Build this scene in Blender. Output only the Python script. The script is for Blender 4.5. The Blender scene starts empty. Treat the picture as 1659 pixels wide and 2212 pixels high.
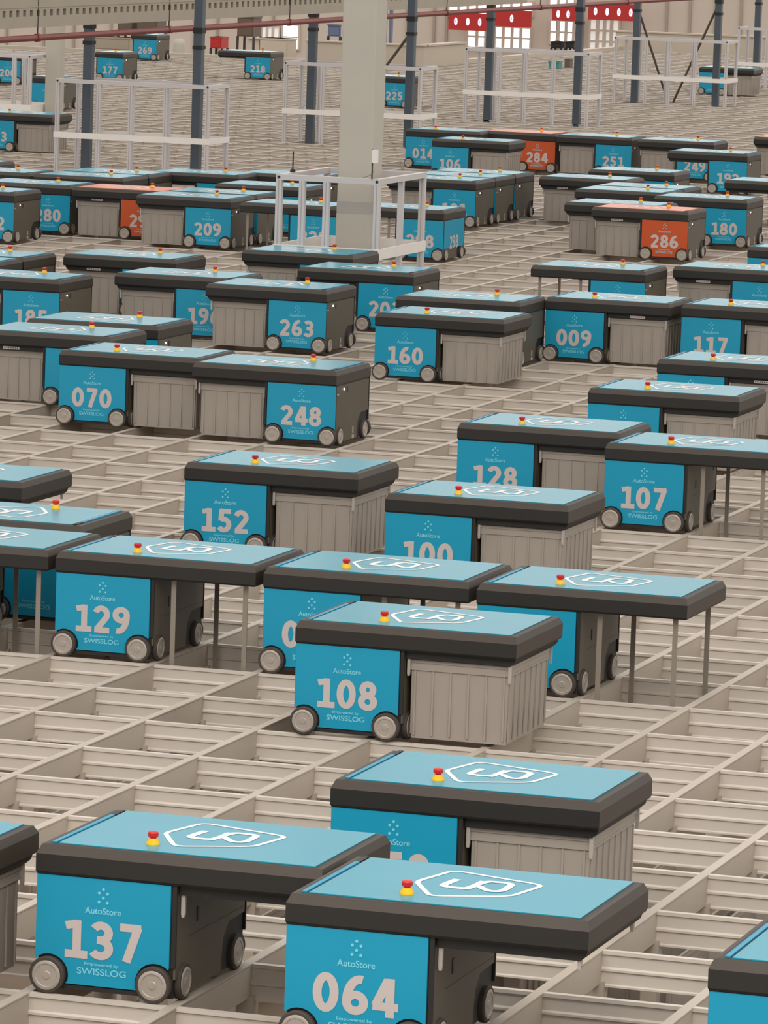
import bpy, bmesh, math, random
from mathutils import Matrix, Vector
random.seed(7)
S = bpy.context.scene
C = S.collection
PX, PY = 0.48, 0.705                      # grid pitch

# ------------------------------------------------------------------ camera
CF, CYAW, CPIT, CROLL = 11128.66, -0.303127, 0.123065, 0.033461
CPOS = Vector((8.03507, -20.84132, 3.43937))
fwd = Vector((math.sin(CYAW)*math.cos(CPIT), math.cos(CYAW)*math.cos(CPIT), -math.sin(CPIT)))
rt0 = Vector((math.cos(CYAW), -math.sin(CYAW), 0)); up0 = rt0.cross(fwd)
rt = math.cos(CROLL)*rt0 + math.sin(CROLL)*up0
up = -math.sin(CROLL)*rt0 + math.cos(CROLL)*up0
cd = bpy.data.cameras.new('camera'); cam = bpy.data.objects.new('camera', cd); C.objects.link(cam)
cam.matrix_world = Matrix(((rt.x, up.x, -fwd.x, CPOS.x), (rt.y, up.y, -fwd.y, CPOS.y),
                           (rt.z, up.z, -fwd.z, CPOS.z), (0, 0, 0, 1)))
cd.sensor_fit = 'HORIZONTAL'; cd.sensor_width = 36.0; cd.lens = CF/1659*36.0
cd.clip_start = 0.5; cd.clip_end = 500
S.camera = cam

# ------------------------------------------------------------------ light
w = bpy.data.worlds.new('world'); S.world = w; w.use_nodes = True
wn = w.node_tree.nodes; wl = w.node_tree.links
bg = wn['Background']; bg.inputs['Color'].default_value = (1.0, 0.965, 0.92, 1); bg.inputs['Strength'].default_value = 0.60
sd = bpy.data.lights.new('skylight', 'SUN'); sd.energy = 0.55; sd.angle = math.radians(100); sd.color = (1.0, 0.95, 0.88)
so = bpy.data.objects.new('skylight', sd); C.objects.link(so); so.rotation_euler = (math.radians(22), math.radians(20), 0)
# bank of high hall lamps over the near end of the grid
ad = bpy.data.lights.new('hall_lamps', 'AREA'); ad.shape = 'RECTANGLE'; ad.size = 16; ad.size_y = 8; ad.energy = 850; ad.color = (1.0, 0.96, 0.90)
ao = bpy.data.objects.new('hall_lamps', ad); C.objects.link(ao); ao.location = (5, -16, 11); ao.rotation_euler = (math.radians(38), 0, math.radians(8))
S.view_settings.view_transform = 'Standard'; S.view_settings.look = 'None'
S.view_settings.exposure = 0.60; S.view_settings.gamma = 1.0; S.view_settings.use_curve_mapping = False

# ------------------------------------------------------------------ materials
def mat(name, col, rough=0.5, metal=0.0, noise=0.0, nscale=6.0, emit=0.0, spec=0.5):
    m = bpy.data.materials.new(name); m.use_nodes = True
    n = m.node_tree.nodes; l = m.node_tree.links; b = n['Principled BSDF']
    b.inputs['Base Color'].default_value = (*col, 1); b.inputs['Roughness'].default_value = rough
    b.inputs['Metallic'].default_value = metal; b.inputs['Specular IOR Level'].default_value = spec
    if noise > 0:
        tc = n.new('ShaderNodeTexCoord'); nz = n.new('ShaderNodeTexNoise'); nz.inputs['Scale'].default_value = nscale
        nz.inputs['Detail'].default_value = 4
        rp = n.new('ShaderNodeValToRGB')
        rp.color_ramp.elements[0].position = 0.3; rp.color_ramp.elements[1].position = 0.7
        rp.color_ramp.elements[0].color = (*[c*(1-noise) for c in col], 1)
        rp.color_ramp.elements[1].color = (*[min(1, c*(1+noise)) for c in col], 1)
        l.new(tc.outputs['Object'], nz.inputs['Vector']); l.new(nz.outputs['Fac'], rp.inputs['Fac'])
        l.new(rp.outputs['Color'], b.inputs['Base Color'])
    if emit > 0:
        b.inputs['Emission Color'].default_value = (*col, 1); b.inputs['Emission Strength'].default_value = emit
    return m
def srgb(r, g, b):
    f = lambda c: (c/255/12.92) if c <= 10 else ((c/255+0.055)/1.055)**2.4
    return (f(r), f(g), f(b))
M_ALU   = mat('grid_aluminium', srgb(208, 198, 187), 0.45, 0.0, 0.05, 1.5)
M_ALUY  = mat('rail_aluminium', srgb(186, 174, 160), 0.5, 0.0, 0.05, 1.5)
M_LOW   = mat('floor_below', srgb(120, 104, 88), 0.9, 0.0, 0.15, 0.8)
M_BLUE  = mat('blue_panel', srgb(8, 149, 184), 0.42, 0, 0.02, 3)
M_TOP   = mat('blue_top', srgb(24, 144, 168), 0.27, 0, 0.02, 3, spec=0.42)
M_STRIP = mat('blue_strip', srgb(6, 140, 176), 0.4)
M_ORANGE = mat('orange_panel', srgb(196, 80, 30), 0.45, 0, 0.02, 3)
M_ORTOP = mat('orange_top', srgb(205, 100, 45), 0.30, 0, 0.02, 3, spec=0.42)
M_DARK  = mat('dark_shell', srgb(34, 32, 29), 0.5, 0, 0.05, 4)
M_BODY  = mat('dark_body', srgb(30, 28, 26), 0.6, 0, 0.05, 4)
M_OLIVE = mat('olive_cover', srgb(90, 82, 68), 0.55, 0, 0.04, 4)
M_TYRE  = mat('tyre_rubber', srgb(66, 58, 52), 0.75)
M_HUB   = mat('wheel_hub', srgb(176, 166, 156), 0.35, 0.25, 0.06, 30)
M_WHITE = mat('white_print', srgb(196, 184, 180), 0.5)
M_PALE  = mat('pale_print', srgb(120, 205, 225), 0.5)
M_YEL   = mat('yellow_plastic', srgb(245, 190, 20), 0.35)
M_RED   = mat('red_plastic', srgb(200, 28, 26), 0.35)
M_BIN   = mat('grey_bin', srgb(160, 150, 140), 0.6, 0, 0.04, 5)
M_GUIDE = mat('guide_metal', srgb(180, 172, 164), 0.4, 0.1)
M_BAND  = mat('steel_band', srgb(150, 140, 128), 0.4, 0.2)
M_BLACK = mat('black_plastic', srgb(30, 28, 27), 0.5)
M_LED   = mat('power_led', (1.0, 0.82, 0.75), 0.4, emit=1.6)
M_STEEL = mat('blue_steel', srgb(72, 82, 92), 0.5, 0, 0.05, 3)
M_GALV  = mat('galvanised_steel', srgb(168, 158, 142), 0.55, 0.1, 0.04, 3)
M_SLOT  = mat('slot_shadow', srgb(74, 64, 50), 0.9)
M_PIPE  = mat('red_pipe', srgb(122, 46, 40), 0.45, 0, 0.05, 3)
M_RAIL  = mat('anodised_rail', srgb(205, 200, 200), 0.4, 0.1, 0.03, 3)
M_PLANK = mat('kick_plank', srgb(238, 232, 226), 0.45, 0.0, 0.03, 3)
M_COL   = mat('painted_column', srgb(188, 182, 170), 0.6, 0, 0.03, 2)
M_TAPE  = mat('grey_tape', srgb(170, 164, 160), 0.6)
M_WALL  = mat('cladding', srgb(206, 192, 178), 0.7, 0, 0.03, 0.4)
M_SEAM  = mat('cladding_seam', srgb(168, 154, 140), 0.7)
M_PARA  = mat('parapet_paint', srgb(196, 183, 166), 0.65, 0, 0.03, 0.6)
M_DAY   = mat('daylight_pane', (1.0, 0.98, 0.96), 0.5, emit=0.9)
M_DAY2  = mat('dim_pane', (0.80, 0.78, 0.76), 0.5, emit=0.28)
M_SIGN  = mat('red_sign', srgb(190, 40, 36), 0.5)
M_GLOW  = mat('sign_glow', (0.62, 0.62, 1.0), 0.5, emit=1.0)
M_BROWN = mat('brown_cabinet', srgb(104, 88, 76), 0.6)
M_BOARD = mat('blue_board', srgb(104, 116, 146), 0.6)
M_TEAL  = mat('teal_plastic', srgb(60, 140, 140), 0.5)

# ------------------------------------------------------------------ mesh helpers
class MB:
    def __init__(s): s.v = []; s.f = []; s.m = []
    def quad(s, pts, mi=0):
        b = len(s.v); s.v += [tuple(p) for p in pts]; s.f.append(tuple(range(b, b+len(pts)))); s.m.append(mi)
    def box(s, x0, y0, z0, x1, y1, z1, mi=0):
        b = len(s.v)
        s.v += [(x0,y0,z0),(x1,y0,z0),(x1,y1,z0),(x0,y1,z0),(x0,y0,z1),(x1,y0,z1),(x1,y1,z1),(x0,y1,z1)]
        for f in ((0,3,2,1),(4,5,6,7),(0,1,5,4),(1,2,6,5),(2,3,7,6),(3,0,4,7)):
            s.f.append(tuple(b+i for i in f)); s.m.append(mi)
    def prism(s, poly, axis, a, b, mi=0):
        """closed polygon of 2D points swept along axis from a to b. axis x: (y,z); y: (x,z); z: (x,y)"""
        def P(p, t):
            return {'x': (t, p[0], p[1]), 'y': (p[0], t, p[1]), 'z': (p[0], p[1], t)}[axis]
        k = len(s.v); n = len(poly)
        s.v += [P(p, a) for p in poly] + [P(p, b) for p in poly]
        for i in range(n):
            j = (i+1) % n; s.f.append((k+i, k+j, k+n+j, k+n+i)); s.m.append(mi)
        s.f.append(tuple(k+i for i in range(n))[::-1]); s.m.append(mi)
        s.f.append(tuple(k+n+i for i in range(n))); s.m.append(mi)
    def frustum(s, b0, b1, z0, z1, mi=0):
        (x0,y0,x1,y1), (X0,Y0,X1,Y1) = b0, b1
        k = len(s.v)
        s.v += [(x0,y0,z0),(x1,y0,z0),(x1,y1,z0),(x0,y1,z0),(X0,Y0,z1),(X1,Y0,z1),(X1,Y1,z1),(X0,Y1,z1)]
        for f in ((0,3,2,1),(4,5,6,7),(0,1,5,4),(1,2,6,5),(2,3,7,6),(3,0,4,7)):
            s.f.append(tuple(k+i for i in f)); s.m.append(mi)
    def cyl(s, p0, p1, r0, r1=None, n=24, mi=0):
        if r1 is None: r1 = r0
        p0 = Vector(p0); p1 = Vector(p1); d = (p1-p0).normalized()
        a = d.orthogonal().normalized(); c = d.cross(a)
        k = len(s.v)
        for p, r in ((p0, r0), (p1, r1)):
            for i in range(n):
                t = 2*math.pi*i/n; s.v.append(tuple(p + r*(math.cos(t)*a + math.sin(t)*c)))
        for i in range(n):
            j = (i+1) % n; s.f.append((k+i, k+j, k+n+j, k+n+i)); s.m.append(mi)
        s.f.append(tuple(range(k, k+n))[::-1]); s.m.append(mi)
        s.f.append(tuple(range(k+n, k+2*n))); s.m.append(mi)
    def lathe(s, prof, centre, axis, n=28, mi=0):
        """prof: (along axis, radius) list"""
        ax = {'x': Vector((1,0,0)), 'y': Vector((0,1,0)), 'z': Vector((0,0,1))}[axis]
        a = ax.orthogonal().normalized(); c = ax.cross(a); k = len(s.v); c0 = Vector(centre)
        for t, r in prof:
            for i in range(n):
                q = 2*math.pi*i/n; s.v.append(tuple(c0 + ax*t + r*(math.cos(q)*a + math.sin(q)*c)))
        for m in range(len(prof)-1):
            for i in range(n):
                j = (i+1) % n; s.f.append((k+m*n+i, k+m*n+j, k+(m+1)*n+j, k+(m+1)*n+i)); s.m.append(mi)
        s.f.append(tuple(k+i for i in range(n))[::-1]); s.m.append(mi)
        e = k+(len(prof)-1)*n; s.f.append(tuple(e+i for i in range(n))); s.m.append(mi)
    def mesh(s, name, mats, smooth=False):
        me = bpy.data.meshes.new(name); me.from_pydata(s.v, [], s.f)
        for m in (mats if isinstance(mats, (list, tuple)) else [mats]): me.materials.append(m)
        me.polygons.foreach_set('material_index', s.m)
        bm = bmesh.new(); bm.from_mesh(me); bmesh.ops.recalc_face_normals(bm, faces=bm.faces); bm.to_mesh(me); bm.free()
        if smooth:
            me.polygons.foreach_set('use_smooth', [True]*len(me.polygons))
            try: me.set_sharp_from_angle(angle=math.radians(35))
            except Exception: pass
        me.update(); return me
def link(name, me, parent=None, loc=(0,0,0), rz=0.0):
    o = bpy.data.objects.new(name, me); C.objects.link(o); o.location = loc; o.rotation_euler = (0, 0, rz)
    if parent: o.parent = parent
    return o
def empty(name, loc, rz=0.0):
    o = bpy.data.objects.new(name, None); C.objects.link(o); o.location = loc; o.rotation_euler = (0, 0, rz)
    o.empty_display_size = 0.1; return o
def tag(o, label, cat, group=None):
    o['label'] = label; o['category'] = cat
    if group: o['group'] = group
    return o
def struct(o): o['kind'] = 'structure'; return o

# ------------------------------------------------------------------ projection of the frustum on the ground (for the grid's extent)
def ground(u, v, z=0.0):
    d = fwd + rt*((u-829.5)/CF) - up*((v-1106)/CF); t = (z-CPOS.z)/d.z
    return CPOS + d*t
GY0, GY1 = -8.2, 83.0
def edge_x(u, y):
    a = ground(u, 2300); b = ground(u, 60); t = (y-a.y)/(b.y-a.y); return a.x + (b.x-a.x)*t
Y_LEFT_END = 69.0                      # left of X_STEP the grid stops here, right of it at GY1
X_STEP = -19.6

# ------------------------------------------------------------------ the grid floor
J0, J1 = -13, int(GY1/PY)
I0 = int(edge_x(0, Y_LEFT_END)/PX) - 7
I1 = 17
prof = []                              # X beam: ledges at the top and half way down, both sides
half = [(0.013, 0.0), (0.013, -0.012), (0.006, -0.016), (0.005, -0.054), (0.012, -0.060), (0.012, -0.067), (0.005, -0.072), (0.005, -0.110), (0.010, -0.114), (0.010, -0.120)]
prof = [(a, z) for a, z in half] + [(-a, z) for a, z in half[::-1]]
fl = MB()
for j in range(J0, J1+1):
    y = j*PY
    x0 = edge_x(0, y) - 3.4; x1 = edge_x(1659, y) + 3.4
    if y > Y_LEFT_END: x0 = max(x0, X_STEP+0.02)
    x0 = math.floor(x0/PX)*PX; x1 = math.ceil(x1/PX)*PX
    if y > Y_LEFT_END: x0 = max(x0, X_STEP+0.02)
    fl.prism([(y+a, z) for a, z in prof], 'x', x0, x1, 0)
yprof = [(0.017, 0.001), (0.017, -0.004), (0.0145, -0.008), (0.0145, -0.108), (-0.0145, -0.108), (-0.0145, -0.008), (-0.017, -0.004), (-0.017, 0.001)]
ya_ = {}
for i in range(I0, I1+1):
    x = i*PX
    ys = [j*PY for j in range(J0, J1+1) if edge_x(0, j*PY)-3.5 <= x <= edge_x(1659, j*PY)+3.5 and not (j*PY > Y_LEFT_END and x < X_STEP)]
    if len(ys) < 2: continue
    fl.prism([(x+a, z) for a, z in yprof], 'y', ys[0], ys[-1], 1)
floor = struct(link('floor', fl.mesh('floor', [M_ALU, M_ALUY])))
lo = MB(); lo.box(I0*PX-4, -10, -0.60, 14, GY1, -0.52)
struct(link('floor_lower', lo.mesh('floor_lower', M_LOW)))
# upright posts that carry the grid below each crossing near the camera
pm = MB()
for j in range(J0, 34):
    for i in range(I0, I1+1):
        x, y = i*PX, j*PY
        if edge_x(0, y)-1.5 < x < edge_x(1659, y)+1.5:
            pm.box(x-0.028, y-0.028, -0.52, x+0.028, y+0.028, -0.10)
struct(link('trim_1', pm.mesh('grid_posts', M_ALUY)))

# ------------------------------------------------------------------ lettering
def ribbon(mb, pts, wd, closed=False, z=0.0, T=None, mi=0):
    n = len(pts); L = []; R = []
    P = [Vector(p) for p in pts]
    for k in range(n):
        if closed: a, b = P[k-1], P[(k+1) % n]
        else: a, b = P[max(0, k-1)], P[min(n-1, k+1)]
        d = (b-a).normalized(); nn = Vector((-d.y, d.x)); s = 1.0
        if closed or 0 < k < n-1:
            d1 = (P[k]-a).normalized() if (P[k]-a).length > 1e-9 else d
            s = 1.0/max(0.55, abs(nn.dot(Vector((-d1.y, d1.x)))))
        L.append(P[k]+nn*wd/2*s); R.append(P[k]-nn*wd/2*s)
    for k in range(n if closed else n-1):
        q = (k+1) % n
        mb.quad([T(L[k].x, L[k].y), T(R[k].x, R[k].y), T(R[q].x, R[q].y), T(L[q].x, L[q].y)], mi)
def arc(cx, cy, rx, ry, a0, a1, n=18):
    return [(cx+rx*math.cos(math.radians(a0+(a1-a0)*k/n)), cy+ry*math.sin(math.radians(a0+(a1-a0)*k/n))) for k in range(n+1)]
def glyph(d):
    if d == '0': return [(arc(.3,.5,.2,.4,0,345,22), True)]
    if d == '1': return [([(.36,.0),(.36,.99)], False), ([(.07,.09),(.63,.09)], False), ([(.08,.83),(.38,.90)], False)]
    if d == '2': return [(arc(.28,.68,.2,.22,165,-30)+[(.12,.10)], False), ([(.04,.09),(.57,.09)], False)]
    if d == '3': return [(arc(.27,.705,.19,.195,150,-90), False), ([(.17,.51),(.29,.51)], False), (arc(.26,.30,.215,.205,92,-150), False)]
    if d == '4': return [([(.38,.95),(.10,.29)], False), ([(.03,.27),(.63,.27)], False), ([(.43,0),(.43,.99)], False)]
    if d == '5': return [([(.10,.905),(.55,.905)], False), ([(.18,.95),(.155,.48)], False), (arc(.27,.33,.21,.235,128,-150), False)]
    if d == '6': return [(arc(.31,.30,.2,.205,0,345,20), True), (arc(.42,.34,.31,.56,180,80), False)]
    if d == '7': return [([(.05,.905),(.57,.905)], False), ([(.50,.94),(.22,0)], False)]
    if d == '8': return [(arc(.3,.71,.165,.19,0,345,20), True), (arc(.3,.295,.2,.2,0,345,20), True)]
    if d == '9': return [([(.6-x, 1-y) for x, y in p], c) for p, c in glyph('6')]
    return []
NUMS = {}
def number_mesh(txt, h=0.118):
    if txt in NUMS: return NUMS[txt]
    mb = MB(); W = 0.685*3
    for k, ch in enumerate(txt):
        for s_, (p, c) in enumerate(glyph(ch)):
            ribbon(mb, p, 0.21, c, T=lambda x, y, k=k, s_=s_: ((x+k*0.685+0.04-W/2)*h*1.12, -0.0012-0.0001*s_, y*h+0.118))
    NUMS[txt] = mb.mesh('number_'+txt, M_WHITE); return NUMS[txt]
def text_mesh(name, txt, width, height, x0, z0, m, y=-0.0012):
    cu = bpy.data.curves.new(name, 'FONT'); cu.body = txt; cu.size = 1.0; cu.offset = 0.018
    ob = bpy.data.objects.new(name+'_tmp', cu); C.objects.link(ob)
    dg = bpy.context.evaluated_depsgraph_get()
    me = bpy.data.meshes.new_from_object(ob.evaluated_get(dg))
    bpy.data.objects.remove(ob); bpy.data.curves.remove(cu)
    xs = [v.co.x for v in me.vertices]; zs = [v.co.y for v in me.vertices]
    ax, bx, az, bz = min(xs), max(xs), min(zs), max(zs)
    for v in me.vertices:
        v.co = Vector((x0+(v.co.x-ax)/(bx-ax)*width, y, z0+(v.co.y-az)/(bz-az)*height))
    me.materials.clear(); me.materials.append(m); me.name = name; return me
em = MB()
for dx, dz in ((0,.337),(-.0135,.3245),(.0135,.3235),(0,.310),(-.0135,.2965),(.0135,.2955)):
    em.cyl((dx, -0.0003, dz), (dx, -0.0016, dz), 0.0047, n=12)
ME_EMBLEM = em.mesh('emblem', M_PALE)
ME_WORD = text_mesh('wordmark', 'AutoStore', 0.118, 0.021, -0.059, 0.2585, M_PALE)
ME_TAGA = text_mesh('tagline', 'Empowered by', 0.112, 0.013, -0.056, 0.094, M_PALE)
ME_TAGB = text_mesh('maker_name', 'SWISSLOG', 0.160, 0.021, -0.080, 0.068, M_PALE)

# ------------------------------------------------------------------ robot part meshes (type A: body left, arm right, base corner at 0,0)
def panel_mesh(name, m):
    out = [(-.218, .366), (-.218, .075)]
    out = [(-.218, .368), (.218, .368), (.218, .112)]
    out += [( .173+.064*math.cos(a), .058+.064*math.sin(a)) for a in [math.radians(k) for k in range(48, 200, 12)]]
    out += [(.118, .034), (-.118, .034)]
    out += [(-.173+.064*math.cos(a), .058+.064*math.sin(a)) for a in [math.radians(k) for k in range(-12, 140, 12)]]
    out += [(-.218, .112)]
    mb = MB(); mb.prism(out, 'y', 0.0, 0.010); return mb.mesh(name, m)
ME_PANEL = panel_mesh('front_panel', M_BLUE); ME_PANELO = panel_mesh('front_panel_orange', M_ORANGE)
b = MB()
b.box(.028, .030, .016, .468, .675, .372)
b.box(.050, .022, .016, .430, .683, .030)
for x in (.020, .462):
    for y in (.0225, .6725): b.box(x, y, .112, x+.014, y+.010, .372)
b.box(.0225, .060, .300, .4735, .645, .371)
ME_BODY = b.mesh('body', M_BODY)
def side_cover(x0, x1, flip):
    mb = MB(); f = (lambda y: .705-y) if flip else (lambda y: y)
    poly = [(f(.030), .366), (f(.668), .366), (f(.668), .172), (f(.520), .168), (f(.470), .125), (f(.455), .06), (f(.455), .020), (f(.155), .020), (f(.155), .055), (f(.135), .095), (f(.105), .112), (f(.075), .10), (f(.052), .075), (f(.030), .075)]
    mb.prism(poly, 'x', x0, x1)
    # handle slots and a seam rib
    return mb
sc_ = side_cover(.468, .4745, False); ME_SIDE = sc_.mesh('side_cover', M_OLIVE)
sc_ = side_cover(.0215, .028, True); ME_SIDEL = sc_.mesh('end_cover', M_OLIVE)
h_ = MB(); h_.box(.474, .215, .225, .477, .232, .270); h_.box(.474, .600, .285, .477, .617, .330); h_.box(.474, .150, .1905, .4752, .660, .1925)
ME_SLOTS = h_.mesh('handle_slot', M_BLACK)
# lid: chamfered shell, arm end bevelled
l = MB()
x0, x1, y0, y1 = .018, .942, .013, .692
def ring(d, z): return [(x0+d, y0+d, z), (x1-d, y0+d, z), (x1-d, y1-d, z), (x0+d, y1-d, z)]
rings = [ring(.004, .370), ring(0, .378), ring(0, .432), ring(.024, .4585), ring(.034, .4600)]
k = len(l.v)
for r in rings: l.v += r
for q_ in range(12, 20): l.v[k+q_] = (x0+(.010 if q_ < 16 else .022), l.v[k+q_][1], l.v[k+q_][2]) if l.v[k+q_][0] < .4 else (x1-(.010 if q_ < 16 else .022), l.v[k+q_][1], l.v[k+q_][2])
for a in range(len(rings)-1):
    for i in range(4):
        j = (i+1) % 4; l.f.append((a*4+i, a*4+j, a*4+4+j, a*4+4+i)); l.m.append(1 if (a >= 2 or i in (1, 3)) else 0)
l.f.append((3,2,1,0)); l.m.append(0); e = (len(rings)-1)*4; l.f.append((e,e+1,e+2,e+3)); l.m.append(0)
M_CHAM = mat('shell_chamfer', srgb(56, 47, 38), 0.5, 0, 0.05, 4)
ME_LID = l.mesh('lid', [M_DARK, M_CHAM])
t = MB()
t.prism([(.478,.371),(.934,.371),(.928,.352),(.912,.338),(.478,.338)], 'y', .040, .665)
ME_TRAY = t.mesh('lift_tray', M_BODY)
t = MB(); t.box(.076, .052, .4585, .905, .653, .4632); ME_PLATE = t.mesh('top_plate', M_TOP)
ME_PLATEO = ME_PLATE.copy(); ME_PLATEO.materials[0] = M_ORTOP
t = MB(); t.box(.054, .056, .4585, .069, .560, .4650); ME_STRIP = t.mesh('hinge_strip', M_STRIP)
ME_STRIPO = ME_STRIP.copy(); ME_STRIPO.materials[0] = M_ORANGE
t = MB(); t.box(.054, .560, .4585, .069, .653, .4640); ME_NOTCH = t.mesh('hinge_notch', M_BLACK)
lg = MB()
TL = lambda x, y: (x, y, .4640)
hexa = [(.314,.349),(.367,.565),(.677,.468),(.633,.261),(.416,.157)]
def rounded(poly, r=.16, n=5):
    out = []; N = len(poly)
    for k in range(N):
        a, p, c = Vector(poly[k-1]), Vector(poly[k]), Vector(poly[(k+1) % N])
        s0 = p+(a-p)*r; s1 = p+(c-p)*r
        for q in range(n+1):
            u = q/n; out.append(tuple((1-u)**2*s0+2*u*(1-u)*p+u*u*s1))
    return out
ribbon(lg, rounded(hexa), .016, True, T=TL)
def spline(p, n=5):
    out = []
    for k in range(len(p)-1):
        a = Vector(p[max(k-1,0)]); b_ = Vector(p[k]); c = Vector(p[k+1]); d = Vector(p[min(k+2,len(p)-1)])
        for q in range(n):
            u = q/n; out.append(tuple(.5*((2*b_)+(-a+c)*u+(2*a-5*b_+4*c-d)*u*u+(-a+3*b_-3*c+d)*u**3)))
    return out+[tuple(p[-1])]
ribbon(lg, spline([(.417,.438),(.405,.335),(.432,.313),(.479,.32),(.492,.371),(.497,.445)]), .026, T=TL)
ribbon(lg, spline([(.503,.368),(.531,.33),(.557,.309),(.584,.323),(.589,.369),(.583,.437),(.54,.449),(.505,.431),(.480,.30)]), .024, T=lambda x, y: (x, y, .4642))
ME_LOGO = lg.mesh('shield_logo', mat('logo_print', srgb(236, 230, 228), 0.55))
t = MB(); t.lathe([(0,.021),(.006,.021),(.018,.0145),(.020,.0145)], (.345,.158,.463), 'z'); ME_BTN = t.mesh('emergency_button', M_YEL, True)
t = MB(); t.lathe([(0,.010),(.004,.010),(.006,.016),(.017,.017),(.021,.014),(.0225,.006)], (.345,.158,.482), 'z'); ME_CAP = t.mesh('button_cap', M_RED, True)
def wheel(axis):
    mb = MB(); mb.lathe([(-.013,.050),(-.010,.0565),(.010,.0575),(.014,.054),(.0145,.047)], (0,0,0), axis, 32); return mb.mesh('wheel_'+axis, M_TYRE, True)
def hub(axis):
    mb = MB(); mb.lathe([(.010,.046),(.0158,.046),(.0172,.043),(.0172,.036),(.0150,.034),(.0150,.014),(.0168,.012),(.0168,.002)], (0,0,0), axis, 32); return mb.mesh('hub_'+axis, M_HUB, True)
ME_WY, ME_HY, ME_WX, ME_HX = wheel('y'), hub('y'), wheel('x'), hub('x')
t = MB(); t.prism([(-.004,0),(-.006,.012),(-.006,.085),(-.004,.095),(.004,.095),(.006,.085),(.006,.012),(.004,0)], 'y', -.006, .006); ME_GUIDE = t.mesh('corner_guide', M_GUIDE)
t = MB(); t.box(-.011, -.0022, 0, .011, .0022, .71); ME_BAND = t.mesh('lifting_band', M_BAND)
t = MB()
for a in ((.505,.055,.895,.085),(.505,.625,.895,.655),(.505,.085,.535,.625),(.865,.085,.895,.625)): t.box(a[0],a[1],-.372,a[2],a[3],-.332)
ME_GRIP = t.mesh('gripper_frame', M_BODY)
t = MB(); t.lathe([(0,.007),(.004,.007),(.005,.005)], (0,0,0), 'x', 12); ME_LED = t.mesh('power_button', M_LED)
t = MB(); t.box(.0195, .455, .315, .0217, .472, .350); ME_END = t.mesh('end_handle', M_BLACK)
t = MB(); t.box(.0150, .640, .312, .0215, .668, .319); t.box(.017,.330,.055,.0215,.345,.095); t.box(.017,.318,.022,.0215,.350,.045); ME_PLUG = t.mesh('charge_plug', M_GUIDE)
t = MB(); t.box(-.056, -.002, -.009, .056, .0, .009); ME_LABEL = t.mesh('label_plate', M_WHITE)
t = MB()
for q in range(7): t.box(-.048+q*.0145, -.0026, -.0028, -.0415+q*.0145, -.002, .0028)
ME_LABELP = t.mesh('label_print', M_BODY)
t = MB(); t.prism([(.045,.366),(.660,.366),(.660,.115),(.045,.115)], 'x', .0185, .0216); ME_ENDBLUE = t.mesh('end_panel', M_BLUE)
# storage bin (origin at cell corner like the arm cell; x .487-.908)
t = MB()
bx0, by0, bx1, by1 = .489, .056, .907, .640
cx_, cy_ = (bx0+bx1)/2, (by0+by1)/2
def ins(d): return (bx0+d, by0+d, bx1-d, by1-d)
def wallring(d0, d1, z0, z1, thick):
    # four tapered walls + floor
    a, c = ins(d0), ins(d1); ai, ci = ins(d0+thick), ins(d1+thick)
    def rect(r, z): return [(r[0],r[1],z),(r[2],r[1],z),(r[2],r[3],z),(r[0],r[3],z)]
    O0, O1, N0, N1 = rect(a, z0), rect(c, z1), rect(ai, z0+.006), rect(ci, z1)
    for i in range(4):
        j = (i+1) % 4
        t.quad([O0[i],O0[j],O1[j],O1[i]]); t.quad([N0[j],N0[i],N1[i],N1[j]]); t.quad([O1[i],O1[j],N1[j],N1[i]])
    t.quad(O0[::-1]); t.quad(N0)
wallring(.012, .007, .016, .300, .006)
def rib(x0,y0,x1,y1): t.frustum((x0+.0,y0,x1,y1),(x0,y0,x1,y1), .040, .302)
for q in range(6):
    x = bx0+.024+q*(bx1-bx0-.048)/5
    for yy in (by0+.0035, by1-.0095): t.box(x-.0035, yy, .030, x+.0035, yy+.006, .302)
for q in range(8):
    y = by0+.024+q*(by1-by0-.048)/7
    for xx in (bx0+.0035, bx1-.0095): t.box(xx, y-.0035, .030, xx+.006, y+.0035, .302)
ME_BIN = t.mesh('bin_shell', M_BIN)
t = MB()
def frame(mb, d, th, z0, z1):
    a = ins(d); c = ins(d+th)
    mb.box(a[0],a[1],z0,a[2],c[1],z1); mb.box(a[0],c[3],z0,a[2],a[3],z1); mb.box(a[0],c[1],z0,c[0],c[3],z1); mb.box(c[2],c[1],z0,a[2],c[3],z1)
frame(t, .0, .010, .322, .334); frame(t, .004, .008, .300, .322); frame(t, .001, .010, .292, .300)
ME_RIM = t.mesh('bin_rim', M_BIN)

BINROT = Matrix.Rotation(math.pi, 4, 'Z')
def shorten(me, nm):
    m2 = me.copy(); m2.name = nm
    for v in m2.vertices:
        if v.co.x > .4: v.co.x -= .442
    return m2
ME_LID_S, ME_PLATE_S = shorten(ME_LID, 'short_lid'), shorten(ME_PLATE, 'short_top_plate')
def storage_bin(loc, rz, label, group=None):
    r = empty('storage_bin', loc, rz)
    link('bin_shell', ME_BIN, r); link('bin_rim', ME_RIM, r)
    return tag(r, label, 'bin', group)

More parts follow.
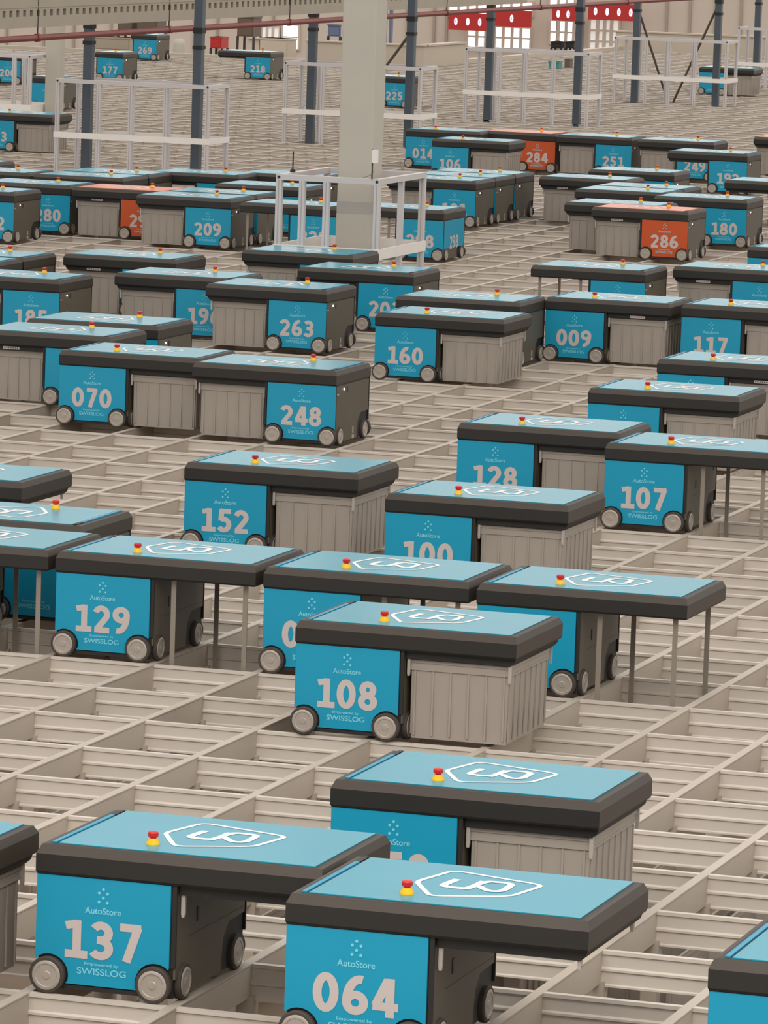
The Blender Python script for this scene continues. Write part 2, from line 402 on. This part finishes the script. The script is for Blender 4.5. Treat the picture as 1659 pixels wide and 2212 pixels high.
def robot(num, typ, i, j, mode, label, orange=False, plate=False, blueend=False, binlabel=None, blab=None, short=False):
    rz = 0.0 if typ == 'A' else math.pi
    loc = (i*PX, j*PY, 0) if typ == 'A' else (i*PX+.96, j*PY+.705, 0)
    r = empty('grid_robot', loc, rz)
    tag(r, label, 'robot', 'box-carrying robots on the grid')
    link('body', ME_BODY, r)
    link('side_cover', ME_SIDE, r); link('handle_slot', ME_SLOTS, r)
    ec = link('end_cover', ME_SIDEL, r)
    if blueend:
        ep = link('end_panel', ME_ENDBLUE, r); ep['label'] = 'bright blue end panel with number'
        n_ = link('number', number_mesh(num), ep, (.0185, .36, -.01), -math.pi/2)
    else:
        link('power_button', ME_LED, r, (.0205, .535, .340), math.pi); link('end_handle', ME_END, r); link('charge_plug', ME_PLUG, r)
    for y, rot in ((.020, 0.0), (.685, math.pi)):
        p = link('front_panel' if rot == 0 else 'back_panel', ME_PANELO if orange else ME_PANEL, r, (.239, y, 0), rot)
        link('emblem', ME_EMBLEM, p); link('wordmark', ME_WORD, p); link('tagline', ME_TAGA, p); link('maker_name', ME_TAGB, p)
        if num: link('number', number_mesh(num), p)
        for x in (.066, .412):
            ww = link('wheel', ME_WY, r, (x, y-.006 if rot == 0 else y+.006, .0578), math.pi if rot == 0 else 0); link('hub', ME_HY, ww)
    for x, rot in ((.474, 0.0), (.022, math.pi)):
        for y in (.104, .590):
            yy = y if rot == 0 else .705-y
            ww = link('wheel', ME_WX, r, (x-.004 if rot == 0 else x+.004, yy, .0578), rot); link('hub', ME_HX, ww)
    ld = link('lid', ME_LID_S if short else ME_LID, r)
    if mode != 'down' and not short: link('lift_tray', ME_TRAY, r)
    link('top_plate', ME_PLATE_S if short else ME_PLATEO if orange else ME_PLATE, r)
    link('hinge_strip', ME_STRIPO if orange else ME_STRIP, r); link('hinge_notch', ME_NOTCH, r)
    if not short: link('shield_logo', ME_LOGO, r)
    bt = link('emergency_button', ME_BTN, r); cp = link('button_cap', ME_CAP, bt); cp['label'] = 'red push cap'
    for gx in ((.488, .908) if mode != 'down' and not short else ()):
        for gy in (.052, .644): link('corner_guide', ME_GUIDE, r, (gx, gy, .268 if mode == 'bin' or gx < .6 else .312))
    if mode == 'down':
        for gx in (.550, .880):
            for gy in (.070, .640): link('lifting_band', ME_BAND, r, (gx, gy, -.340))
        link('gripper_frame', ME_GRIP, r)
    if plate:
        lp = link('label_plate', ME_LABEL, r, (.700, .0395 if typ == 'A' else .6655, .352), 0 if typ == 'A' else math.pi); link('label_print', ME_LABELP, lp)
    if mode == 'bin':
        storage_bin(loc, rz, binlabel or ('grey ribbed bin carried by '+(blab or label)), 'storage bins carried by the robots')
    return r

# type, i, j : cell coordinates on the grid
def rb(num, typ, i, j, mode, txt, **kw): robot(num, typ, i, j, mode, txt, **kw)
N = 'blue-panelled robot numbered '
R_ = [
 ('137','A', 5, -9, 'up', N+'137, empty arm, at the lower left'),
 ('064','A', 6.95, -9.54, 'up', N+'064, at the bottom centre'),
 ('','A', 9.79, -10.02, 'up', 'blue robot cut by the bottom right corner of the photo'),
 ('158','A', 5.95, -6.87, 'bin', 'blue robot with a bin just behind robot 064', dict(blab='the robot behind robot 064')),
 ('','A', 2.84, -9.52, 'bin', 'robot cut by the left edge beside robot 137'),
 ('108','A', 3.31, -2.04, 'bin', N+'108, carrying a bin'),
 ('050','A', 2, 0, 'down', 'blue robot half hidden behind robot 108, number starting 0'),
 ('','A', 4, 0, 'down', 'blue robot with empty arm on thin bands, right behind robot 108'),
 ('129','A', 0, 0, 'down', N+'129, lowering its bands'),
 ('','A', -2, 0, 'down', 'robot left of robot 129 with bands hanging into the grid'),
 ('','B', -2.36, 1.2, 'up', 'robot at the left edge just behind the row of robot 129'),
 ('','A', -4.11, 3.19, 'up', 'robot arm at the left edge alone on open grid'),
 ('152','A', -1.4, 5, 'bin', N+'152, carrying a bin'),
 ('128','A', -.05, 8.73, 'bin', N+'128, carrying a bin, behind robot 100'),
 ('107','A', 1.98, 8.03, 'down', N+'107, at the right edge with thin bands'),
 ('100','A', 1.27, 4.03, 'bin', N+'100, carrying a bin'),
 ('','A', .15, 12.08, 'bin', 'blue robot with a bin behind robots 128 and 107'),
 ('','A', -.1, 15.04, 'bin', 'blue robot cut by the right edge below robot 117', dict(blab='the robot at the right edge below 117', plate=True)),
 ('070','A', -7.05, 12.44, 'bin', N+'070, carrying a bin'),
 ('248','B', -5.06, 12.12, 'bin', N+'248, bin on its left'),
 ('','B', -9.06, 13.86, 'bin', 'robot at the left edge behind robot 070 with a white label', dict(blab='the robot left of robot 070', plate=True)),
 ('','B', -9.1, 15.2, 'up', 'robot seen mostly as a blue lid behind robot 070'),
 ('185','B', -13, 19.53, 'up', N+'185, at the left edge'),
 ('','B', -15.05, 22.07, 'up', 'rear one of two lids side by side at the left edge above robot 185'),
 ('','B', -15.03, 21.03, 'up', 'front one of two lids side by side at the left edge above robot 185'),
 ('','B', -12.97, 22.97, 'bin', 'robot with a bin and white label left of the robot numbered 19', dict(blab='the robot behind the one numbered 19', plate=True)),
 ('196','B', -10.95, 20.9, 'bin', 'blue robot left behind robot 263, number starting 19'),
 ('263','B', -9.1, 20.2, 'bin', N+'263, bin on its left'),
 ('','B', -10.95, 24.95, 'bin', 'robot standing right in front of the white column guard', dict(blab='the robot before the white column guard')),
 ('203','B', -9.01, 22.99, 'up', 'blue robot right behind robot 263, number starting 20'),
 ('160','A', -5.4, 18.03, 'bin', N+'160, carrying a bin'),
 ('','B', -6.05, 20.1, 'up', 'robot with only its lid and dark end seen behind robot 160'),
 ('009','A', -4.1, 20.98, 'bin', N+'009, carrying a bin', dict(plate=True)),
 ('117','A', -2.04, 21.1, 'bin', N+'117, at the right edge'),
 ('','B', -6.06, 25.1, 'down', 'blue robot standing alone behind robot 009 with thin bands on its left'),
 ('','B', -4.06, 26.1, 'bin', 'robot at the right edge behind robot 117 with a white label', dict(blab='the robot at the right edge behind 117', plate=True)),
 ('','A', -4.12, 29.8, 'up', 'robot cut by the right edge below robot 180'),
 ('298','B', -13.08, 33.2, 'down', N+'298 with a blue end, beside the column guard', dict(blueend=True)),
 ('181','B', -15.28, 39.65, 'bin', 'front robot of the tight row of three behind robot 298', dict(blab='the front one of the row of three')),
 ('','B', -15.28, 40.66, 'up', 'middle robot of the tight row of three behind robot 298'),
 ('','B', -15.28, 41.67, 'up', 'rear robot of the tight row of three behind robot 298'),
 ('014','A', -21.11, 53.24, 'up', N+'014, far back beside orange robot 284'),
 ('106','A', -19.2, 50.5, 'bin', N+'106, in front of robot 014'),
 ('284','B', -19.4, 53.75, 'up', 'orange robot numbered 284', dict(orange=True)),
 ('251','B', -17.42, 53.65, 'bin', N+'251, far back right of orange robot 284'),
 ('249','B', -15.3, 53.5, 'bin', 'blue robot behind robot 192, number starting 24'),
 ('192','B', -13.36, 50.4, 'up', N+'192'),
 ('','B', -13.33, 56.17, 'bin', 'orange-topped robot cut by the right edge behind robot 192', dict(blab='the orange-topped robot at the right edge', orange=True, plate=True)),
 ('','B', -12.86, 41.7, 'bin', 'robot with a labelled bin below robot 251', dict(plate=True)),
 ('','B', -12.75, 44.1, 'up', 'robot seen as a grey-blue lid in front of robot 251'),
 ('','B', -11.08, 39.24, 'up', 'front one of two lids side by side behind orange robot 286'),
 ('','B', -11.08, 40.27, 'up', 'rear one of two lids side by side behind orange robot 286'),
 ('','B', -10.09, 36.3, 'bin', 'robot with a bin directly behind orange robot 286'),
 ('286','B', -9.24, 35.54, 'bin', 'orange robot numbered 286', dict(orange=True, plate=True)),
 ('180','B', -9.16, 38.56, 'up', N+'180, right behind orange robot 286'),
 ('','B', -9.35, 43.11, 'up', 'robot cut by the right edge behind robot 180'),
 ('209','B', -17.3, 33.2, 'bin', N+'209, bin on its left'),
 ('290','B', -19.05, 34.0, 'bin', 'orange robot left of robot 209, number starting 2', dict(blab='the orange robot left of robot 209', orange=True, plate=True)),
 ('280','B', -21.1, 34.15, 'up', N+'280, left of the orange robot'),
 ('202','B', -21.16, 32.25, 'up', 'blue robot at the left edge in front of robot 280'),
 ('328','B', -15.0, 32.8, 'down', 'blue robot behind the column guard, number starting 32'),
 ('213','A', -31.66, 51.95, 'bin', 'blue robot with a bin at the far left edge, number ending 3', dict(blab='the robot at far left, number ending 3')),
 ('','B', -25.0, 37.89, 'up', 'robot seen as a lid corner at the left edge below the far left bin'),
 ('','B', -21.15, 36.25, 'up', 'teal-topped lid behind robot 280 and the orange robot'),
 ('','B', -21.15, 37.27, 'up', 'lid directly behind the teal-topped lid near robot 280'),
 ('','B', -23.2, 36.3, 'up', 'lid left of the teal-topped lid at the left edge'),
 ('','B', -19.7, 38.2, 'up', 'robot with a strip of blue panel behind robot 209'),
 ('','B', -18.2, 39.0, 'up', 'rearmost lid left of the white column, behind robot 209'),
 ('','B', -17.3, 36.28, 'up', 'lid seen between robot 209 and the white column'),
 ('','B', -17.3, 34.25, 'up', 'lid directly behind robot 209'),
 ('200','B', -46.93, 76.78, 'up', 'distant blue robot at the top left edge behind a white post'),
 ('','B', -39.73, 66.59, 'up', 'distant blue robot right above the far left bin', dict(short=True)),
 ('177','B', -45.6, 80.8, 'up', N+'177, in the far distance', dict(short=True)),
 ('269','B', -51.28, 93.6, 'up', N+'269, farthest back under the red pipe', dict(short=True)),
 ('218','B', -42.53, 85.09, 'up', N+'218, in the far distance'),
 ('225','B', -32.64, 74.37, 'up', N+'225, far back right of the white column'),
 ('','A', -26.6, 88.29, 'bin', 'distant blue robot with a bin behind steel posts at the top right', dict(blab='the distant robot at the top right')),
]
for t_ in R_:
    robot(*t_[:6], **(t_[6] if len(t_) > 6 else {}))

# bins resting in the cells below the grid, seen through the openings
def cell_bin(i, j, z, label):
    storage_bin((i*PX-.458, j*PY+.004, z), 0, label, 'storage bins sunk in the grid cells')
SUNK = [(10,-8),(9,-7),(9,-8),(8,-6),(9,-6),(8,-5),(9,-5),(7,-4),(8,-4),(9,-9),(3,-4),(4,-5),(2,-3),(3,-5),(4,-6),(1,-2),(2,-4),(5,-5),(6,-6),(8,-9),(8,-8),(7,-5)]
for i, j in SUNK:
    cell_bin(i, j, -.52-.016+ .0, 'grey bin sunk below the open grid near the front of the photo')

# ------------------------------------------------------------------ steel frames with guard rails
FR_Y = (34.0, 42.05, 50.1, 58.3, 66.5)
XL, XR = -12.8, -11.48
def steel_post(x, y, txt):
    r = empty('steel_post', (x, y, 0))
    m_ = MB(); wv = .050; ww = .058; tk = .014
    c_ = .008
    m_.prism([(-wv+c_,-ww),(wv-c_,-ww),(wv,-ww+c_),(wv,ww-c_),(wv-c_,ww),(-wv+c_,ww),(-wv,ww-c_),(-wv,-ww+c_)], 'z', -.5, 2.6)
    link('shaft', m_.mesh('post_shaft', M_STEEL), r)
    m_ = MB(); m_.box(-.056, -.066, 1.60, .056, .066, 1.66); m_.box(-.056, -.066, 1.42, .056, .066, 1.46); link('splice_collar', m_.mesh('collar', M_BODY), r)
    return tag(r, txt, 'post', 'blue steel posts')
names = ['first', 'second', 'third', 'fourth', 'fifth']
for k, y in enumerate(FR_Y):
    steel_post(XL, y, f'dark blue steel post, left post of the {names[k]} guarded pair from the left')
    steel_post(XR, y, f'dark blue steel post, right post of the {names[k]} guarded pair from the left')
def guard(name_lab, x0, x1, y0, y1, posts_front, posts_back, pw=.022, h=1.03, pz=(.365,.43), top=.045):
    r = empty('guard_rail', ((x0+x1)/2, (y0+y1)/2, 0)); ox, oy = (x0+x1)/2, (y0+y1)/2
    def bx(nm, a, bb, c, d, e, f, m=M_RAIL):
        q = MB(); q.box(a-ox, bb-oy, c, d-ox, e-oy, f); link(nm, q.mesh(nm, m), r)
    for y in (y0, y1): bx('top_rail', x0-pw, y-pw, h-top, x1+pw, y+pw, h)
    for x in (x0, x1): bx('top_rail', x-pw, y0+pw, h-top, x+pw, y1-pw, h)
    for y, ps in ((y0, posts_front), (y1, posts_back)):
        for x in ps:
            q = MB(); q.box(x-pw-ox, y-pw-oy, -.12, x+pw-ox, y+pw-oy, h-top)
            q.box(x-.004-ox, y-pw-.001-oy, -.1, x+.004-ox, y-pw+.002-oy, h-top, 1)
            link('upright', q.mesh('upright', [M_RAIL, M_TAPE]), r)
    for y, s in ((y0, -1), (y1, 1)): bx('kick_plank', x0-pw-.01, y+s*pw-.006, pz[0], x1+pw+.01, y+s*pw+.006, pz[1], M_PLANK)
    for x, s in ((x0, -1), (x1, 1)): bx('kick_plank', x+s*pw-.006, y0-pw, pz[0], x+s*pw+.006, y1+pw, pz[1], M_PLANK)
    for x in (x0, x1):
        q = MB(); q.cyl((x-ox, y0-pw-oy, h-.022), (x-ox, y0-pw-.004-oy, h-.022), .012, n=10); link('end_bolt', q.mesh('end_bolt', M_BODY), r)
    return tag(r, name_lab, 'guard rail', 'aluminium guard rails around the posts')
for k, y in enumerate(FR_Y):
    a, c = XL-.26, XR+.22
    fr = [a, a+.50, a+.88, a+1.30, c]
    guard(f'low aluminium guard rail round the {names[k]} pair of blue posts from the left', a, c, y-.27, y+.38, fr, [a, a+.24, a+.66, a+1.1, c])
# big guard round the white column
guard('aluminium guard rail round the big white column', -5.175, -4.35, 18.3, 19.52, [-5.175, -4.98, -4.775, -4.35], [-5.175, -4.78, -4.35], pw=.024, pz=(.385, .47))
q = empty('guard_rail', (0,0,0)); bpy.data.objects.remove(q)
# extra upright in the guard's right side
gr = [o for o in C.objects if o.get('label') == 'aluminium guard rail round the big white column'][0]
q = MB(); q.box(-.022, -.022, -.12, .022, .022, .985); link('upright', q.mesh('upright', M_RAIL), gr, (-4.35-gr.location.x, 18.93-gr.location.y, 0))
guard('aluminium guard rail at the top left edge of the photo', -16.75, -15.87, 40.0, 40.9, [-16.75, -16.5, -16.08, -15.87], [-16.75, -16.3, -15.87], pw=.024, pz=(.30, .40))
# white columns
def white_column(x0, x1, y0, y1, txt, band):
    r = empty('building_column', ((x0+x1)/2, (y0+y1)/2, 0)); hx, hy = (x1-x0)/2, (y1-y0)/2
    m_ = MB(); ch = .012
    poly = [(-hx+ch,-hy),(hx-ch,-hy),(hx,-hy+ch),(hx,hy-ch),(hx-ch,hy),(-hx+ch,hy),(-hx,hy-ch),(-hx,-hy+ch)]
    m_.prism(poly, 'z', -.5, 6.0); link('shaft', m_.mesh('column_shaft', M_COL), r)
    if band:
        m_ = MB(); m_.prism([(x*1.012, y*1.012) for x, y in poly], 'z', .705, .80); link('grey_band', m_.mesh('band', M_TAPE), r)['label'] = 'grey band of tape'
        m_ = MB(); m_.prism([(x*1.02, y*1.02) for x, y in poly], 'z', -.3, .70); link('base_casing', m_.mesh('casing', M_COL), r)
    return tag(r, txt, 'column')
white_column(-4.885, -4.60, 18.9, 19.2, 'thick off-white column standing inside the aluminium guard rail', True)
white_column(-15.82, -15.63, 40.4, 40.6, 'slim off-white column near the top left edge', False)
# sensor on its pole, antenna
r = empty('sensor_pole', (-4.39, 18.265, 1.03))
m_ = MB(); m_.cyl((0,0,0),(0,0,.16),.006,n=10); m_.box(-.006,-.004,.10,.0,.004,.24); link('pole', m_.mesh('pole', M_TYRE), r)
m_ = MB(); m_.box(.0,-.02,.13,.045,.012,.235); link('sensor_box', m_.mesh('sensor_box', M_PLANK), r)
tag(r, 'small white sensor box on a pole at the column guard', 'sensor')
r = MB(); r.cyl((0,0,0),(0,0,.17),.006,n=8); r.lathe([(0,.022),(.02,.022),(.028,.012)], (0,0,0), 'z', 12)
o = link('antenna', r.mesh('antenna', M_BODY), None, (-5.175, 18.62, 1.03)); tag(o, 'thin black antenna rod on the column guard', 'antenna')
cu = bpy.data.curves.new('sensor_cable', 'CURVE'); cu.dimensions = '3D'; cu.bevel_depth = .0035
sp = cu.splines.new('BEZIER'); pts = [(-4.39,18.26,1.12),(-4.50,18.6,1.05),(-4.70,18.893,.985)]
sp.bezier_points.add(2)
for p_, c_ in zip(sp.bezier_points, pts): p_.co = c_; p_.handle_left_type = p_.handle_right_type = 'AUTO'
tmp = bpy.data.objects.new('cable_path', cu); C.objects.link(tmp)
cm = bpy.data.meshes.new_from_object(tmp.evaluated_get(bpy.context.evaluated_depsgraph_get())); bpy.data.objects.remove(tmp); bpy.data.curves.remove(cu)
cm.materials.clear(); cm.materials.append(M_TAPE); o = link('sensor_cable', cm); tag(o, 'thin grey cable from the sensor box to the white column', 'cable')

# perforated beam and red pipe
bm_ = MB(); X0 = -12.1
ys0, ys1 = 24.0, 49.5
bm_.box(-.05, ys0, 1.70, .0, ys1, 1.82, 0); bm_.box(-.05, ys0, 1.887, .0, ys1, 2.02, 0)
y = ys0; step = .1955
while y < ys1-.1:
    bm_.box(-.05, y, 1.82, .0, y+step-.085, 1.887, 0); y += step
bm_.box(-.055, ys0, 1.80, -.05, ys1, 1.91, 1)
bm_.box(-.10, ys0, 1.70, -.05, ys1, 1.715, 0); bm_.box(-.05, ys0, 1.912, .006, ys1, 1.925, 0)
o = link('perforated_beam', bm_.mesh('perforated_beam', [M_GALV, M_SLOT]), None, (X0, 0, 0)); tag(o, 'long galvanised beam with a row of slots along the top edge', 'beam')
r = empty('red_pipe', (X0, 24.0, 1.575))
m_ = MB(); m_.cyl((0,0,0),(0,44.0,.10),.034,n=20); link('pipe_run', m_.mesh('pipe_run', M_PIPE, True), r)
for y in (6.6, 10.7, 15.0, 21.6, 26.2, 31.0):
    m_ = MB(); z = .10*y/44; m_.cyl((0,y-.05,z),(0,y+.05,z),.043,n=16); link('pipe_clamp', m_.mesh('pipe_clamp', M_PIPE, True), r)
    m_ = MB(); m_.cyl((0,y,z+.03),(0,y,z+.6),.008,n=8); link('hanger_rod', m_.mesh('hanger_rod', M_TYRE), r)
tag(r, 'long red sprinkler pipe running below the beam', 'pipe')
# diagonal braces
def brace(p0, p1, txt):
    m_ = MB(); m_.cyl(p0, p1, .019, n=8); o = link('brace', m_.mesh('brace', M_OLIVE)); tag(o, txt, 'brace')
brace((-12.33, 58.96, 0.0), (-11.50, 58.36, 1.60), 'thin brown diagonal brace leaning to the right-hand posts')
brace((-12.42, 58.96, 0.0), (-12.80, 58.36, 1.45), 'thin brown diagonal brace leaning left to its post')
brace((-12.35, 42.3, .36), (-11.50, 42.1, 1.46), 'thin diagonal brace left of the post beside robot 225')

# ------------------------------------------------------------------ edge parapet and far hall
def para(name, a, bb, c, d, cap=True, h=.36):
    m_ = MB(); m_.box(a, bb, -.6, c, d, h)
    if cap: m_.box(a-.03, bb-.03, h, c+.03, d+.03, h+.03)
    return struct(link(name, m_.mesh(name, M_PARA)))
para('wall_left', -21.85, 69.0, -19.6, 69.15)
para('trim_4', -52, 69.0, -21.85, 69.15, cap=False, h=.04)
para('wall_inner', -19.75, 69.15, -19.6, 71.6)
para('trim_3', -19.75, 71.6, -19.6, 83.0, cap=False, h=.06)
para('wall_right', -19.75, 83.0, 4, 83.15)
WY = 95.0
m_ = MB(); m_.box(-60, WY, -9, 6, WY+.3, 1.3); m_.box(-60, WY, 11, 6, WY+.3, 14)
struct(link('wall_back', m_.mesh('wall_back', M_WALL)))
m_ = MB(); m_.box(-60, 69.2, -5.2, 6, WY, -5.0); struct(link('floor_hall', m_.mesh('floor_hall', M_LOW)))
def on_wall(u, v, y):
    d = fwd + rt*((u-829.5)/CF) - up*((v-1106)/CF); t = (y-CPOS.y)/d.y; return CPOS + d*t
m_ = MB()
for u in (880, 938, 965, 1205, 1440, 1490, 1545, 1600):
    x = on_wall(u, 60, WY).x; m_.box(x-.03, WY-.05, -6, x+.03, WY, 14)
for u in (15, 95, 160, 240, 420, 470, 590):
    x = on_wall(u, 90, WY).x; m_.box(x-.025, WY-.05, -6, x+.025, WY, 14)
struct(link('trim_2', m_.mesh('cladding_seams', M_SEAM)))
# unseen glowing band added to whiten lid reflections, then daylight windows: frame + panes
win_id = [1]
f = MB()
for k in range(34): x = -60+66*k/33; f.box(x-.05, WY, 1.3, x+.05, WY+.3, 11)
for z in (4.5, 7.8): f.box(-60, WY+.02, z-.05, 6, WY+.28, z+.05)
o = struct(link('window_1', f.mesh('added_glow_frame', M_WALL)))
g = MB(); g.box(-60, WY+.12, 1.3, 6, WY+.16, 11); link('pane', g.mesh('added_glow_pane', M_DAY), o)
def window(px, m, nx, nz, mull=.03):
    win_id[0] += 1
    u0, v0, u1, v1 = px
    a = on_wall(u0, v1, WY); c = on_wall(u1, v0, WY)
    x0_, x1_, z0_, z1_ = a.x, c.x, a.z, c.z
    f = MB()
    f.box(x0_-.04, WY-.07, z0_-.04, x1_+.04, WY-.005, z0_); f.box(x0_-.04, WY-.07, z1_, x1_+.04, WY-.005, z1_+.04)
    f.box(x0_-.04, WY-.07, z0_, x0_, WY-.005, z1_); f.box(x1_, WY-.07, z0_, x1_+.04, WY-.005, z1_)
    for k in range(1, nx): x = x0_+(x1_-x0_)*k/nx; f.box(x-mull, WY-.07, z0_, x+mull, WY-.005, z1_)
    for k in range(1, nz): z = z0_+(z1_-z0_)*k/nz; f.box(x0_, WY-.065, z-mull*.6, x1_, WY-.005, z+mull*.6)
    o = struct(link(f'window_{win_id[0]}', f.mesh('window_frame', M_WALL)))
    g = MB(); g.box(x0_, WY-.03, z0_, x1_, WY-.01, z1_); link('pane', g.mesh('pane', m), o)
window((972, 10, 1052, 32), M_DAY, 4, 1); window((1062, 6, 1150, 30), M_DAY, 4, 1)
window((1012, 62, 1146, 100), M_DAY, 7, 2, .035)
window((1190, -16, 1262, 10), M_DAY, 4, 1)
window((1190, 48, 1258, 92), M_DAY, 4, 2, .035)
window((1275, 44, 1338, 112), M_DAY2, 4, 3, .04)
window((612, 56, 646, 104), M_DAY, 1, 2)
window((540, 60, 604, 80), M_DAY2, 5, 1)
def sign(px, n, txt):
    a = on_wall(px[0], px[3], 94.0); c = on_wall(px[2], px[1], 94.0)
    r = empty('dock_sign', ((a.x+c.x)/2, 94.0, a.z)); W = (c.x-a.x)/2; H = c.z-a.z
    sl = -.0
    m_ = MB(); m_.box(-W, 0, 0, W, .06, H); link('board', m_.mesh('sign_board', M_SIGN), r)
    m_ = MB(); m_.box(-.03, .06, .1, .03, 1.0, .16); m_.box(-W*.8, .06, .1, -W*.8+.05, 1.0, .16); link('bracket', m_.mesh('sign_bracket', M_BROWN), r)
    for k in range(n):
        x = -W+2*W*(k+.62)/(n+.2)
        g = MB(); ribbon(g, arc(0,0,.024,.070,0,345,16), .034, True, T=lambda p, q, x=x: (x+p, -.004, H*.5+q)); link('number', g.mesh('lit_digit', M_GLOW), r)
    tag(r, txt, 'sign')
sign((968, 30, 1052, 64), 3, 'red dock sign with three lit zeros, left of the steel posts')
sign((1060, 24, 1148, 56), 1, 'red dock sign partly hidden in the middle, one lit digit')
sign((1192, 18, 1262, 44), 3, 'red dock sign with three lit digits left of a blue post')
sign((1270, 10, 1378, 42), 4, 'red dock sign with four lit digits at the right')

# things in the hall beyond the parapet, on tall stands that reach the hall floor
HZ = -5.0
def stand_box(name, px, y, dep, m, txt, cat, group=None, legs=True):
    a = on_wall(px[0], px[3], y); c = on_wall(px[2], px[1], y)
    r = empty(name, ((a.x+c.x)/2, y, HZ)); W = (c.x-a.x)/2; z0 = a.z-HZ; z1 = c.z-HZ
    m_ = MB(); m_.box(-W, 0, z0, W, dep, z1); m_.box(-W-.015, -.015, z1-.03, W+.015, dep, z1); m_.box(-W+.02, -.012, z0+.02, W-.02, 0, z1-.05)
    link('cabinet' if cat == 'cabinet' else 'housing', m_.mesh(name, m), r)
    if legs:
        for sx in (-1, 1):
            q = MB(); q.box(sx*W-.02, .02, 0, sx*W+.02, .06, z0); link('leg', q.mesh('leg', M_TYRE), r)
            q = MB(); q.box(sx*W-.02, dep-.06, 0, sx*W+.02, dep-.02, z0); link('leg', q.mesh('leg', M_TYRE), r)
    tag(r, txt, cat, group); return r
stand_box('electrical_cabinet', (254, 40, 285, 66), 76, .5, M_BROWN, 'smaller brown cabinet above the red pipe at the left', 'cabinet')
stand_box('electrical_cabinet', (296, 40, 341, 66), 76, .5, M_BROWN, 'larger brown cabinet above the red pipe at the left', 'cabinet')
stand_box('machine_hood', (512, 36, 548, 78), 76, .5, M_BROWN, 'dark trapezoid machine hood behind robot 218', 'machine')
stand_box('red_crate', (454, 80, 479, 104), 74, .4, M_SIGN, 'faded red crate beside the blue post near robot 218', 'crate')
stand_box('notice_board', (708, 53, 735, 78), 74, .06, M_BOARD, 'blue-grey notice board left of the white column', 'board')
stand_box('pale_counter', (560, 84, 622, 131), 69.4, .5, M_PARA, 'pale counter block behind robot 218', 'counter')
stand_box('shelf_rack', (205, 82, 280, 106), 74.5, .5, M_GALV, 'low grey rack behind robot 177', 'rack')
stand_box('conveyor_box', (1190, 90, 1212, 104), 84.5, .4, M_BLACK, 'left dark box beneath the windows', 'box')
stand_box('conveyor_box', (1222, 90, 1240, 104), 84.5, .4, M_BLACK, 'right dark box beneath the windows', 'box')
dp = on_wall(386, 130, 70.0); m_ = MB(); m_.lathe([(0,.10),(.02,.115),(.30,.115),(.36,.10),(.40,.06)], (0,0,0), 'z', 20); m_.cyl((0,0,-5.0-dp.z),(0,0,0),.05)
tag(link('pale_drum', m_.mesh('pale_drum', M_COL, True), None, (dp.x, 70.0, dp.z)), 'pale upright drum right of robot 269', 'drum')
def rack_post(u, w_, txt):
    p = on_wall(u, 60, 76); m_ = MB(); m_.box(-w_/2, 0, 0, w_/2, .1, 6.4); m_.box(-w_, -.02, 0, w_, .12, .02)
    tag(link('rack_post', m_.mesh('rack_post', M_BOARD), None, (p.x, 76, HZ)), txt, 'post')
rack_post(829, .075, 'wider dark rack post right of the white column'); rack_post(843, .05, 'narrower dark rack post right of the white column')
# small crate standing at the far edge of the grid
m_ = MB(); m_.box(-.10, -.1, 0, .10, .1, .13); m_.box(-.11, -.11, .10, .11, .11, .13)
p = ground(1199, 147); tag(link('teal_crate', m_.mesh('teal_crate', M_TEAL), None, (p.x, p.y, .001)), 'small teal crate far back on the grid', 'crate')
m_ = MB(); m_.box(-.05, -.1, 0, .05, .1, .16); m_.box(-.055, -.105, .14, .055, .105, .16)
p = ground(1228, 146); tag(link('dark_crate', m_.mesh('dark_crate', M_BROWN), None, (p.x, p.y, .001)), 'narrow dark crate far back right of the teal one', 'crate')
